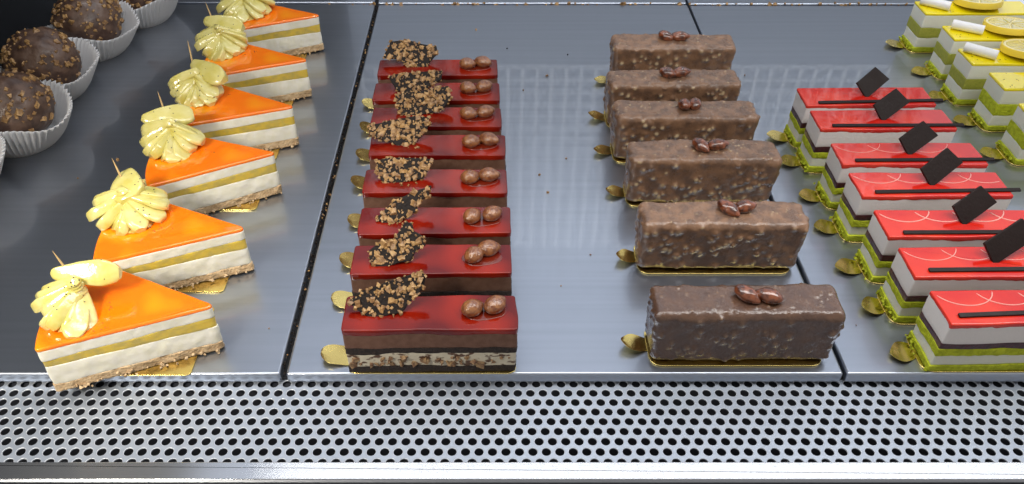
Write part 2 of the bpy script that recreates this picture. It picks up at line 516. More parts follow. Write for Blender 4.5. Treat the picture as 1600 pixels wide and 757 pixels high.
# area lights, all out of frame
def area(name, loc, sx, sy, power, col, rot=(0, 0, 0), spread=180):
    l = bpy.data.lights.new(name, 'AREA'); l.shape = 'RECTANGLE'; l.size = sx * S; l.size_y = sy * S
    l.energy = power; l.color = col; l.spread = radians(spread)
    o = bpy.data.objects.new(name, l); COL.objects.link(o)
    o.location = [c * S for c in loc]; o.rotation_euler = [radians(a) for a in rot]
    return o
area('top_fill', (20, 5, 47), 92, 12, 2.4, (1.0, .985, .95))  # added soft fill from above, brightens the tops of the cakes
area('ceiling_spot_left', (-50, -36, 56), 24, 18, .48, (1.0, .93, .80), rot=(42, 0, -29), spread=44)
area('lattice_fill_low', (10, 61, 6), 130, 3, .6, (.96, .98, 1.0), rot=(125, 0, 0))  # added hidden uplight, washes the back wall for the tray reflections
area('lattice_fill_high', (14, 50, 60), 120, 4, 5.5, (.96, .98, 1.0), rot=(66, 0, 0))  # added high light facing the wall, brightens the lattice for its reflection

# ================================================================== truffles
def roundbox(lx, ly, lz, r, res):
    def lin(a):
        n = max(2, int(round(2 * a / res))); return np.linspace(-a, a, n + 1)
    X, Y, Z = lin(lx / 2), lin(ly / 2), lin(lz / 2)
    V = []; F = []
    def face(A, B, fn, flip):
        base = len(V)
        for a in A:
            for b_ in B: V.append(fn(a, b_))
        nb = len(B)
        for i in range(len(A) - 1):
            for j in range(nb - 1):
                f = [base + i * nb + j, base + (i + 1) * nb + j, base + (i + 1) * nb + j + 1, base + i * nb + j + 1]
                F.append(f[::-1] if flip else f)
    hx, hy, hz = lx / 2, ly / 2, lz / 2
    face(X, Y, lambda a, b_: (a, b_, hz), False); face(X, Y, lambda a, b_: (a, b_, -hz), True)
    face(X, Z, lambda a, b_: (a, -hy, b_), False); face(X, Z, lambda a, b_: (a, hy, b_), True)
    face(Y, Z, lambda a, b_: (hx, a, b_), False); face(Y, Z, lambda a, b_: (-hx, a, b_), True)
    V = np.array(V)
    key = np.round(V * 1000).astype(np.int64)
    u, idx, inv = np.unique(key, axis=0, return_index=True, return_inverse=True)
    inv = np.asarray(inv).ravel()
    V = V[idx]; F = [tuple(inv[k] for k in f) for f in F]
    C = np.clip(V, [-hx + r, -hy + r, -hz + r], [hx - r, hy - r, hz - r])
    D = V - C; L_ = np.linalg.norm(D, axis=1)[:, None]; N = D / (L_ + 1e-9)
    return C + N * r, F, N

def truffle(x, y, label, seed, r=3.4):
    rng = random.Random(seed)
    root = thing('nut_truffle', label, 'truffle', (x, y, .25), 'nut truffles in paper cups')
    V, F = sphere(72, 44)
    N = V.copy()
    P = V * np.array([r, r, r * .93])
    P = P + N * (0.42 * fbm(P, .38, seed, 2) + .13 * fbm(P, 1.3, seed + 3, 3))[:, None]
    P[:, 2] += 3.25
    P[:, 2] = np.maximum(P[:, 2], .05)
    mk('chocolate_shell', P, F, 'truffle', root, angle=80)
    b = Bag()
    for k in range(170):
        # clusters of chopped nut on the surface
        th = rng.uniform(0, 2 * pi); c = rng.uniform(-.35, 1); 
        if k % 3: 
            th = [0.5, 2.2, 4.1, 5.6][k % 4] + rng.gauss(0, .4); c = min(.99, max(-.3, [.5, .35, .55, .2][k % 4] + rng.gauss(0, .25)))
        s_ = math.sqrt(1 - c * c)
        n = np.array((s_ * cos(th), s_ * sin(th), c))
        i = int(np.argmax(N @ n)); p = P[i]
        az = math.atan2(n[1], n[0]); R = rotm(0, math.acos(n[2]), az) @ rotm(0, 0, rng.uniform(0, 6))
        V2, F2 = chip(rng, p + n * .03, rng.choice([.2, .26, .34, .46, .56]) * rng.uniform(.85, 1.1), .55, R)
        b.add(V2, F2)
    tag(b.build('chopped_nuts', 'crumb', root, smooth=False), kind='stuff')
    return root

def paper_cup(x, y, label, seed, rb=2.9, rt=4.55, h=3.3, tilt=(0, 0)):
    nf = 54; seg = nf * 4; rings = 12; V = []; F = []
    rng = random.Random(seed)
    ph = [rng.uniform(0, 6) for _ in range(4)]
    def rad(a, t, wall):
        base = rb + (rt - rb) * t ** .8
        amp = .15 * min(1, t * 3 + .1)
        return base + amp * sin(nf * a) + .16 * t * t * (sin(3 * a + ph[0]) + .6 * sin(5 * a + ph[1])) - wall
    for wall in (0, .035):
        for i in range(rings + 1):
            t = i / rings
            for k in range(seg):
                a = 2 * pi * k / seg
                rr = rad(a, t, wall)
                hz = h * (1 + .10 * sin(2 * a + ph[2]) + .05 * sin(5 * a + ph[3])) 
                z = .02 + wall + t * hz + (.05 * sin(nf * a) if i == rings else 0)
                V.append((rr * cos(a) + tilt[0] * t, rr * sin(a) + tilt[1] * t, z))
    n1 = (rings + 1) * seg
    for i in range(rings):
        for k in range(seg):
            j = (k + 1) % seg
            f = (i * seg + k, i * seg + j, (i + 1) * seg + j, (i + 1) * seg + k)
            F.append(f); F.append(tuple(n1 + q for q in f)[::-1])
    for k in range(seg):
        j = (k + 1) % seg
        F.append((rings * seg + k, rings * seg + j, n1 + rings * seg + j, n1 + rings * seg + k))
    F.append(tuple(range(seg))[::-1]); F.append(tuple(n1 + k for k in range(seg)))
    o = mk('paper_cup', np.array(V), F, 'paper', None, angle=60)
    o.location = (x * S, y * S, 0.0)
    return tag(o, label, 'paper cup', 'white fluted paper cups under the truffles')

T = [(-45.6, 20.2, 'nearest, only its rim showing at the left edge'),
     (-43.1, 28.0, 'second from the front, half cut off'),
     (-44.0, 36.6, 'in the middle, with a dense crown of nuts'),
     (-43.0, 45.6, 'next to last beside the black wall'),
     (-40.6, 53.6, 'farthest one, cut off by the top edge')]
for i, (x, y, d) in enumerate(T):
    truffle(x, y, 'nutty truffle, ' + d, 40 + i)
    paper_cup(x, y, 'white fluted cup of the truffle ' + d, 60 + i, tilt=(.55, -.15))

# ================================================================== cheesecakes
def pear_slice(L_, W, Tk, seed, bend=.5):
    rng = random.Random(seed)
    n = 22; sg = 20; V = []; F = []
    for i in range(n + 1):
        t = i / n
        wv = W * (.34 + .66 * sin(min(1, t * 1.15) * pi / 2)) * .5
        e = 1.0
        if t > .78: e = 1 - .45 * ((t - .78) / .22) ** 1.3
        if i == n: e = .42
        if t < .10: e = math.sqrt(max(0.0, 1 - ((.10 - t) / .1008) ** 2))
        wv *= max(e, .02); hv = Tk * .5 * max(e ** .6, .05) * (.75 + .35 * t)
        for k in range(sg):
            a = 2 * pi * k / sg
            ca, sa = cos(a), sin(a)
            yy = wv * math.copysign(abs(ca) ** .5, ca); zz = hv * math.copysign(abs(sa) ** .42, sa)
            zz *= 1 + .55 * ca           # wedge section: one edge thicker
            V.append((t * L_, yy, zz - bend * (t * t) + .12 * bend * sin(t * pi)))
    for i in range(n):
        for k in range(sg):
            j = (k + 1) % sg
            F.append((i * sg + k, i * sg + j, (i + 1) * sg + j, (i + 1) * sg + k)[::-1])
    F.append(tuple(range(sg))); F.append(tuple(n * sg + k for k in range(sg - 1, -1, -1)))
    V = np.array(V)
    V += .035 * np.stack([fbm(V, 1.3, seed + q, 2) for q in (1, 2, 3)], 1)
    return V, F

def seeds_on(rng, pts, n, r=(.035, .06), spread=.0):
    b = Bag(); V0, F0 = ico()
    for _ in range(n):
        p = pts[rng.randrange(len(pts))]
        b.add(V0 * rng.uniform(*r) * np.array([1, rng.uniform(.7, 1), .8]) + np.array(p), F0)
    return b

def cheesecake(idx, Tp, d1, Rr, hub, petals, top, pick, label, seed, drip=None):
    ang = radians(46); rng = random.Random(seed)
    T0 = np.array(Tp); a1 = radians(d1); a2 = a1 - ang
    cen = T0 + Rr * .55 * np.array((cos((a1 + a2) / 2), sin((a1 + a2) / 2)))
    root = thing('cheesecake_slice', label, 'cheesecake', (cen[0], cen[1], 0), 'orange glazed cheesecake slices with pear fans')
    def outline(grow=0, rt=.28):
        t0 = T0 + (-grow * 1.0) * np.array((cos((a1 + a2) / 2), sin((a1 + a2) / 2)))
        pts = [t0 - cen]; rs = [rt]
        for k in range(13):
            a = a1 + (a2 - a1) * k / 12
            pts.append(t0 + (Rr + grow * 2) * np.array((cos(a), sin(a))) - cen); rs.append(.22 if k in (0, 12) else 0)
        return round_poly(pts, rs, .17)
    tt = T0 - cen
    def lev(zo, zi, wv=.05, s=0):
        def f(x, y):
            d = np.clip(np.hypot(x - tt[0], y - tt[1]) / Rr, 0, 1)
            return zi + (zo - zi) * d + wv * vnoise(np.column_stack([x, y, 0 * x + s]), .7, seed + s)
        return f
    z1 = lev(.78, .85, .05, 1); z2 = lev(2.45, 2.25, .05, 2); z3 = lev(2.98, 3.12, .04, 3); z4 = lev(3.85, 3.90, .02, 4)
    e = .012
    mk('biscuit_base', *prism(outline(.06), .12, z1, bt=.05, bb=.05, nz=6, amp=.13, freq=2.2, seed=seed), 'crust', root, angle=60)
    mk('cream_layer', *prism(outline(.02), z1, z2, bt=.03, bb=.03, nz=12, amp=.07, freq=1.6, seed=seed + 1, aniso=.8, bulge=.03), 'cream', root, angle=60)
    mk('jelly_layer', *prism(outline(0), z2, z3, bt=.03, bb=.02, nz=4, amp=.04, freq=1, seed=seed + 2), 'jelly', root, angle=60)
    mk('cream_layer', *prism(outline(.02), z3, z4, bt=.03, bb=.03, nz=7, amp=.06, freq=2.0, seed=seed + 3, aniso=.6), 'cream', root, angle=60)
    go = mk('orange_glaze', *prism(outline(.03), z4, lev(4.12, 4.12, .02, 9), bt=.13, bb=.02, nz=2, amp=.03, freq=.8, seed=seed + 4), 'glaze_orange', root, angle=60)
    # crumbs falling from the base along the cut face
    b = Bag()
    u = np.array((cos(a1), sin(a1))); nn = np.array((-sin(a1), cos(a1)))
    if nn[1] > 0: nn = -nn
    for _ in range(34):
        q = T0 + u * rng.uniform(.3, Rr) + nn * rng.uniform(.02, .30) - cen
        b.add(*chip(rng, (q[0], q[1], rng.uniform(.10, .45)), rng.uniform(.08, .24), .8))
    tag(b.build('base_crumbs', 'crust', root, smooth=False), kind='stuff')
    # pear fan
    fan = bpy.data.objects.new('pear_fan', None); COL.objects.link(fan); fan.parent = root
    h = np.array(hub) - cen
    fan.location = (h[0] * S, h[1] * S, 4.05 * S)
    allv = []
    n = len(petals)
    # order of stacking: the petals in front lie lowest
    az_ = sorted((p[0] if p[0] > 100 else p[0] + 360, p[1]) for p in petals)
    full = []
    for q in range(len(az_) - 1):
        (a0, l0), (a1_, l1) = az_[q], az_[q + 1]
        m_ = max(1, math.ceil((a1_ - a0) / 23)) if a1_ - a0 < 125 else 1
        for j in range(m_): full.append((a0 + (a1_ - a0) * j / m_, l0 + (l1 - l0) * j / m_))
    full.append(az_[-1]); petals = full; n = len(petals)
    order = sorted(range(n), key=lambda k: sin(radians(petals[k][0])))
    for rank, k in enumerate(order):
        az, ln = petals[k]
        ln = min(max(ln, 2.3), 3.1) * rng.uniform(.9, 1.08)
        zh = .80 + 1.35 * rank / n
        V, F = pear_slice(ln + .5, 1.45 + .30 * rng.random(), .66 + .15 * rng.random(), seed * 7 + k, bend=.22)
        V[:, 0] -= .5
        tip = radians(8 + 5 * (rank % 3)) + math.asin(min(.6, max(0, (zh - .55)) / (ln + .5))) * .55
        V = V @ (rotm(radians((30 if petals[k][0] < 270 else -30) + rng.uniform(-12, 16)), tip, radians(az + rng.uniform(-5, 5)))).T
        V[:, 2] += zh
        V[:, 2] = np.maximum(V[:, 2], .02 + .02 * vnoise(V, 2, seed))
        mk('pear_slice', V, F, 'pear', fan, angle=75); allv.append(V)
    (cx, cy, az, ln, wd, tl) = top
    V, F = pear_slice(ln * .92, wd, .8, seed * 7 + 31, bend=.55)
    V[:, 0] -= ln / 2
    V = V @ rotm(radians(tl), radians(-2), radians(az)).T + np.array((cx, cy, 2.1))
    mk('pear_slice', V, F, 'pear', fan, angle=75); allv.append(V)
    zt = 1.95
    if pick:
        px, py = pick[:2]
        a = np.array((px, py - .35, zt - 1.2)); d = np.array((pick[2], pick[3], 1.0)); 
        pts = [a + d * q for q in (0, 1.2, 2.3, 3.0)]
        mk('toothpick', *tube(pts, .085, 8, [1, 1, .8, .15]), 'wood', fan)
    A = np.vstack(allv)
    up = A[(A[:, 2] > .7)]
    # keep top-surface points: highest in small cells
    cell = {}
    for p in up:
        k = (round(p[0] * 4), round(p[1] * 4))
        if k not in cell or cell[k][2] < p[2]: cell[k] = p
    pts = list(cell.values())
    cl = [pts[rng.randrange(len(pts))] for _ in range(3)]
    pp = []
    for p in pts:
        for c in cl:
            if np.hypot(*(p[:2] - c[:2])) < .75: pp.append(p)
    b = seeds_on(rng, (pp or pts) + pts[::6], 34)
    tag(b.build('poppy_seeds', 'seed', fan), kind='stuff')
    # seeds on the glaze near the fan
    gp = []
    for _ in range(4):
        q = h + np.array((rng.uniform(.5, 3.6), rng.uniform(-2.4, -.2)))
        for __ in range(9): gp.append((q[0] + rng.gauss(0, .28), q[1] + rng.gauss(0, .22), 4.13))
    def inside(p):
        v = np.array(p[:2]) + cen - T0
        a = (math.atan2(v[1], v[0]) - a2) % (2 * pi)
        return np.hypot(*v) < Rr - .3 and .04 < a < ang - .04
    gp = [p for p in gp if inside(p)]
    if gp:
        b = seeds_on(rng, gp, 22, (.028, .05))
        tag(b.build('poppy_seeds', 'seed', root), kind='stuff')
    return root, cen

K = [  # tip, direction of the front cut, radius, hub, petals (azimuth, length), top piece (dx,dy,az,len,width,tilt), pick
 ((-18.0, 2.4), -159, 10.9, (-26.6, 2.5), [(161, 3.3), (193, 3.0), (222, 2.9), (258, 2.9), (292, 3.0)], (.45, .8, 2, 4.6, 1.75, 34), (-.35, 1.1, -.30, .1)),
 ((-17.8, 10.3), -158.5, 10.5, (-26.8, 12.1), [(158, 3.0), (205, 2.8), (250, 2.6), (300, 2.9), (25, 3.2)], (-.1, .8, 288, 3.4, 2.6, 6), (-.2, 1.3, -.25, .25)),
 ((-17.55, 20.0), -153, 10.3, (-26.2, 21.3), [(172, 3.0), (235, 3.0), (258, 3.2), (280, 2.9), (5, 2.6)], (-.4, 1.0, 18, 4.4, 1.9, 25), (-.6, 1.3, -.20, .35)),
 ((-17.4, 27.2), -161, 10.2, (-26.5, 29.6), [(190, 2.6), (220, 2.8), (250, 2.8), (282, 2.8), (340, 3.4)], (1.0, .2, 322, 4.6, 1.9, 22), (-.6, 1.6, -.15, .5)),
 ((-17.7, 35.8), -160, 10.1, (-26.6, 38.3), [(150, 2.8), (205, 2.6), (248, 2.8), (290, 3.0), (30, 2.8)], (.2, .9, 345, 4.4, 2.0, 25), (-.5, 1.2, -.35, .45)),
 ((-18.1, 45.6), -158, 10.2, (-26.3, 46.6), [(170, 3.2), (215, 3.0), (250, 3.0), (295, 3.0), (10, 3.4)], (.3, 1.2, 8, 5.0, 2.4, 25), None),
]
KB = ['nearest the perforated grille', 'second from the grille', 'third from the grille', 'fourth from the grille', 'fifth from the grille', 'farthest from the grille']
KL = ['nearest the grille with a wide boat shaped top slice of pear',
      'second from the grille with a pointed star shaped pear fan',
      'third from the grille, cream smeared over the glaze on its cut face',
      'fourth from the grille with its pear fan spreading towards the right',
      'fifth from the grille, next to last of the row',
      'farthest of the row, its pear fan cut off by the top edge']
for i, k in enumerate(K):
    root, cen = cheesecake(i, *k, 'orange cheesecake slice ' + KL[i], 100 + i)
    bx1 = k[0][0] - 2.0; y0 = k[0][1] - 2.5
    gold_board(bx1 - 8.3, y0, bx1, y0 + 6.4, y0 + 2.9, 'gold board under the orange cheesecake ' + KB[i], 'gold boards under the cheesecake slices', r=.35, tw=1.9, tl=2.1, lift=.5, seed=i)

# ================================================================== dark red cakes
SH = [
 ((-7.84, 1.36), [(-1.5, 1.03), (-0.69, 1.72), (0.6, 2.16), (1.9, 2.59), (3.28, 2.93), (3.47, 2.67), (3.36, 1.9), (2.84, 1.38), (1.9, 0.34), (0.95, 0.17), (0.0, 0.0), (-0.52, 0.26)]),
 ((-8.39, 6.12), [(-0.18, 1.2), (0.46, 1.66), (1.57, 1.94), (2.4, 3.23), (2.77, 3.05), (2.95, 2.49), (3.6, 2.12), (3.75, 1.57), (3.05, 1.2), (2.77, 0.55), (1.02, 0.09), (0.0, 0.0)]),
 ((-7.87, 10.85), [(-0.6, 0.55), (-0.55, 0.28), (0.0, 0.0), (1.02, 0.18), (2.27, 0.97), (2.54, 1.76), (3.15, 2.04), (3.42, 2.82), (1.9, 2.31), (0.6, 1.67)]),
 ((-7.71, 15.74), [(-1.4, 1.85), (-0.19, 2.04), (1.36, 2.04), (3.02, 1.95), (2.73, 1.36), (2.24, 0.39), (0.97, 0.19), (0.0, 0.0), (-0.78, 0.0), (-1.36, 0.97)]),
 ((-7.77, 20.84), [(-2.56, 1.74), (-0.61, 2.25), (1.43, 2.56), (2.46, 2.46), (2.56, 1.94), (2.25, 1.33), (1.23, 0.31), (0.0, 0.0), (-0.51, 0.31), (-2.46, 0.92)]),
 ((-7.96, 25.55), [(-0.54, 1.93), (1.71, 2.25), (4.07, 2.68), (4.28, 1.61), (3.64, 0.64), (1.71, 0.11), (0.0, 0.0), (-0.43, 0.75)]),
 ((-7.59, 29.21), [(-1.89, 1.67), (-0.67, 2.0), (1.11, 2.11), (3.0, 2.22), (2.89, 1.33), (1.78, 0.67), (0.0, 0.0), (-1.11, 0.44)]),
 ((-7.98, 34.15), [(-1.76, 2.57), (-0.23, 2.69), (1.17, 2.34), (2.57, 2.11), (2.69, 1.4), (2.11, 0.82), (1.64, 0.12), (0.0, 0.0), (-0.82, 0.82), (-2.46, 1.05)])]

def inpoly(x, y, P):
    c = False; n = len(P)
    for i in range(n):
        x1, y1 = P[i]; x2, y2 = P[i - 1]
        if (y1 > y) != (y2 > y) and x < (x2 - x1) * (y - y1) / (y2 - y1 + 1e-12) + x1: c = not c
    return c

def shard(root, base, poly, seed, zt, origin):
    rng = random.Random(seed)
    out = round_poly(poly, .10, .14)
    out = out + .05 * np.stack([vnoise(np.column_stack([out, 0 * out[:, 0]]), 3, seed + q) for q in (0, 1)], 1)
    V, F = prism(out, -.2, .12, bt=.05, bb=.05, nz=2, amp=.04, freq=3, seed=seed)
    lean = radians(48)     # the plate leans back from the vertical
    R = rotm(lean, 0, 0)
    # plate plane: local x -> x, local y -> up and back, local z -> towards the viewer
    def place(P):
        P = np.asarray(P, float).reshape(-1, 3) @ R.T
        return P + np.array((base[0] - origin[0], base[1] - origin[1], zt - .16))
    so = mk('chocolate_shard', place(V), F, 'shardchoc', root, angle=60)
    b = Bag(); xs = [p[0] for p in poly]; ys = [p[1] for p in poly]
    area_ = (max(xs) - min(xs)) * (max(ys) - min(ys))
    for _ in range(int(area_ * (15 if base[1] < 12 else 19))):
        x, y = rng.uniform(min(xs), max(xs)), rng.uniform(min(ys), max(ys))
        if not inpoly(x, y, poly): continue
        sz = rng.choice([.1, .12, .16, .2, .26, .34, .44]) * rng.uniform(.8, 1.15)
        Rr = rotm(rng.gauss(0, .2), rng.gauss(0, .2), rng.uniform(0, 6))
        Vc, Fc = chip(rng, (x, y, .12 + sz * .06), sz, .34, Rr)
        b.add(place(Vc), Fc)
    for i in range(0, len(out), 3):
        if rng.random() < .5:
            Vc, Fc = chip(rng, (out[i][0], out[i][1], rng.uniform(-.1, .1)), rng.uniform(.15, .32), .6)
            b.add(place(Vc), Fc)
    tag(b.build('chopped_nuts', 'crumb', so, smooth=False), kind='stuff')

def nut(root, name, c, r, az, m, seed, point=.0, tilt=0):
    V, F = sphere(26, 18)
    V = V.copy()
    x = V[:, 0]
    k = 1 - point * np.clip(x, 0, 1) ** 1.6
    V[:, 1] *= k; V[:, 2] *= k
    V = V * np.array(r)
    V += .03 * np.stack([fbm(V, 2.2, seed + q, 2) for q in (0, 5, 9)], 1)
    V = V @ rotm(0, radians(tilt), radians(az)).T + np.array(c)
    return mk(name, V, F, m, root, angle=80)

CP = [(-9.55, .2, 11.0, 0.010), (-9.75, 5.35, 11.0, .012), (-9.74, 9.6, 11.0, .014), (-10.0, 14.45, 11.0, .003), (-10.12, 19.45, 11.1, -.003),
      (-10.5, 23.8, 11.15, -.006), (-10.75, 28.1, 11.25, .004), (-10.85, 32.6, 11.2, .008)]
CB6 = KB
CB = ['nearest the perforated grille', 'second from the grille', 'third from the grille', 'fourth from the grille', 'fifth from the grille', 'sixth from the grille', 'seventh from the grille, next to last', 'farthest from the grille']
CD = ['nearest the grille, its nut cream layers in full view', 'second from the grille with a shard peaked in the middle',
      'third from the grille with a narrow shard rising rightwards', 'fourth from the grille with a squarish upright shard',
      'fifth from the grille with a long shard tapering to the left', 'sixth from the grille with a wide shard overlapping the one behind',
      'seventh from the grille, next to last of its row', 'farthest of its row, its shard standing clear against the tray']
def red_cake(i):
    global BOW
    x0, y0, L_, rz = CP[i]; D = 3.0; sd = 300 + i * 11
    rng = random.Random(sd)
    cx, cy = x0 + L_ / 2, y0 + D / 2
    root = thing('layer_cake', 'dark red glazed cake ' + CD[i], 'cake', (cx, cy, 0), 'dark red glazed chocolate layer cakes', rz)
    hx, hy = L_ / 2, D / 2
    BOW = (.11, sd)
    def rr(g, r=.1, res=.16): return rrect(-hx - g, -hy - g, hx + g, hy + g, r, res)
    def wavy(z, a, s):
        return lambda x, y: z + a * vnoise(np.column_stack([x, y, 0 * x + s]), .9, sd + s)
    za, zb, zc, zd = wavy(.72, .06, 1), wavy(1.95, .10, 2), wavy(2.48, .04, 3), wavy(3.86, .03, 4)
    mk('sponge_base', *prism(rr(.03), .11, za, bt=.04, bb=.05, nz=5, amp=.09, freq=2.6, seed=sd), 'sponge_dark', root, angle=60)
    mk('nut_cream', *prism(rr(-.01), za, zb, bt=.03, bb=.02, nz=8, amp=.05, freq=1.7, seed=sd + 1), 'nutcream', root, angle=60)
    mk('sponge_layer', *prism(rr(.03), zb, zc, bt=.04, bb=.04, nz=4, amp=.08, freq=2.6, seed=sd + 2), 'sponge_dark', root, angle=60)
    mk('chocolate_mousse', *prism(rr(.0), zc, zd, bt=.03, bb=.02, nz=5, amp=.02, freq=1.4, seed=sd + 3), 'mousse', root, angle=60)
    skirt = lambda x, y: 3.83 - .08 * (1 + vnoise(np.column_stack([x, y, 0 * x]), .8, sd + 8)) - .04 * vnoise(np.column_stack([x, y, 0 * x]), 3, sd + 9)
    mk('red_glaze', *prism(rr(.04, .22), skirt, 4.2, bt=.08, bb=.03, nz=2), 'glaze_dark', root, angle=70)
    if i < 2:
        b = Bag()
        for _ in range(46):
            c = (rng.uniform(-hx + .3, hx - .3), -hy - .01, rng.uniform(.85, 1.6))
            b.add(*chip(rng, c, rng.uniform(.15, .55), .45, rotm(radians(90) + rng.gauss(0, .2), rng.gauss(0, .2), rng.uniform(0, 6))))
        tag(b.build('nut_chunks', 'nutchunk', root, smooth=False), kind='stuff')
    base, poly = SH[i]
    BOW = None
    shard(root, base, poly, sd + 20, 4.2, (cx, cy))
    # two caramelised nuts in a drop of syrup
    bx = hx - 2.05; by = .1
    cl = []
    for s_, rx in ((-1, .80), (1, .86)):
        c = (bx + s_ * (.74 if i != 1 else .5), by + (.22 if s_ > 0 else -.08) + (.35 if (i == 1 and s_ > 0) else 0), 4.2 + .36)
        nut(root, 'caramel_nut', c, (rx, .64, .54), rng.uniform(-30, 60), 'nutgold', sd + 40 + s_, .38)
        cl.append(c)
    pts = [(bx + 1.42 * cos(a), by - .08 + .80 * sin(a) * (1 + .1 * cos(3 * a))) for a in np.linspace(0, 2 * pi, 20, endpoint=False)]
    mk('syrup_drop', *prism(np.array(pts), 4.19, 4.235, bt=.03, nz=1), 'syrup', root, angle=70)
    if i in (2, 4, 5, 3):
        b = Bag()
        for _ in range(5):
            q = (base[0] - cx + rng.uniform(.2, 1.8), base[1] - cy - rng.uniform(.1, .4), 4.22)
            b.add(*chip(rng, q, rng.uniform(.1, .26), .5))
        tag(b.build('nut_crumbs', 'crumb', root, smooth=False), kind='stuff')
    BOW = None
    gold_board(x0 - .05, y0 - .12, x0 + L_ + .05, y0 + D + .5, y0 + 1.45, 'gold board under the dark red cake ' + CB[i],
               'gold boards under the dark red cakes', r=.55, tw=1.7, tl=1.8, lift=.5, seed=i)
for i in range(8): red_cake(i)

# ================================================================== nut chocolate bars
BP = [(10.3, .95, 12.3, 0, 'nearest the perforated grille with a glossy wet looking top', 'coating_shiny'),
      (10.75, 10.0, 12.2, 0.0, 'second from the grille with a smooth pale top and dark front', 'coating'),
      (10.9, 18.2, 12.25, -.004, 'third from the grille, its nut studded front in full view', 'coating'),
      (10.5, 24.5, 12.4, .0, 'fourth from the grille with its two almonds standing upright', 'coating'),
      (10.5, 30.1, 12.2, .008, 'fifth from the grille, next to last of the row', 'coating'),
      (11.75, 37.3, 12.1, -.012, 'farthest from the grille, at the end of the row', 'coating')]
def bar(i):
    x0, y0, L_, rz, d, m = BP[i]; D = 3.15; Hh = 4.5; sd = 700 + i * 13
    rng = random.Random(sd); nr_ = np.random.RandomState(sd)
    cx, cy = x0 + L_ / 2, y0 + D / 2
    root = thing('chocolate_bar', 'nutty chocolate coated bar ' + d, 'chocolate bar', (cx, cy, 0), 'nut studded milk chocolate bars', rz)
    P, F, N = roundbox(L_, D, Hh, .55, .09)
    # slight taper and sag
    P[:, 2] += Hh / 2 + .10
    q = P[:, 2] / Hh
    P[:, 0] *= 1 - .03 * (1 - q); P[:, 1] *= 1 - .02 * (1 - q)
    P = P + N * (.15 * fbm(P, .5, sd, 2) + .045 * fbm(P, 1.9, sd + 4, 2) + .010 * fbm(P, 6, sd + 5, 2))[:, None]
    # nuts under the coating
    nn = 210
    side = nr_.rand(nn)
    C = np.zeros((nn, 3))
    for k in range(nn):
        u = rng.uniform(-L_ / 2 + .2, L_ / 2 - .2)
        if side[k] < .34: C[k] = (u, -D / 2, .35 + (rng.random() ** 1.25) * (Hh - .5))
        elif side[k] < .66: C[k] = (u, rng.uniform(-D / 2, D / 2), Hh + .10)
        elif side[k] < .84: C[k] = (-L_ / 2, rng.uniform(-D / 2, D / 2), rng.uniform(.3, Hh))
        elif side[k] < .92: C[k] = (L_ / 2, rng.uniform(-D / 2, D / 2), rng.uniform(.3, Hh))
        else: C[k] = (u, D / 2, rng.uniform(.3, Hh))
    topn = (C[:, 2] > Hh)
    rad_ = nr_.uniform(.13, .27, nn); rad_[topn] *= .55
    hgt = nr_.uniform(.09, .20, nn); hgt[topn] *= .55
    vis = nr_.uniform(.3, 1, nn) * (.6 if i < 2 else 1.0); vis[nr_.rand(nn) < .25] = 0
    disp = np.zeros(len(P)); col = np.zeros(len(P))
    for k in range(nn):
        dd = np.linalg.norm((P - C[k]) * np.array((1, 1, 1)), axis=1)
        g = np.exp(-(dd / rad_[k]) ** 2 * 1.1)
        disp = np.maximum(disp, hgt[k] * g)
        col = np.maximum(col, vis[k] * np.clip((g - .45) * 2.6, 0, 1))
    P = P + N * disp[:, None]
    P[:, 2] = np.maximum(P[:, 2], .10)
    mk('chocolate_coating', P, F, m, root, angle=80, attr={'nut': col})
    # two almonds
    zt = Hh + .1
    if i == 3: al = [(-.05, .1, 96, .66), (.62, .2, 80, .66)]
    elif i == 0: al = [(.08, .05, -40, .8), (1.15, -.05, 160, .78)]
    elif i == 1: al = [(.45, .0, -48, .85), (1.45, .25, 10, .72)]
    elif i == 2: al = [(-.15, .0, -55, .75), (.95, .15, 5, .78)]
    elif i == 4: al = [(-.45, .0, -25, .72), (.55, .15, 5, .74)]
    else: al = [(-.65, .2, -40, .72), (.45, .15, -8, .85)]
    for k, (ax, ay, az, ln) in enumerate(al):
        nut(root, 'almond', (ax + (.16 if k else -.12), ay, zt + .32), (ln * 1.18, .58, .48), az, 'almond', sd + 60 + k, .42, tilt=-6 if k else 8)
    gold_board(x0 + .15, y0 - .22, x0 + L_ - .5, y0 + D + .3, y0 + 1.75, 'gold board under the nutty chocolate bar ' + CB6[i],
               'gold boards under the chocolate bars', r=.8, tw=1.35, tl=1.65, lift=.62, leaf=True, seed=i)
for i in range(6): bar(i)

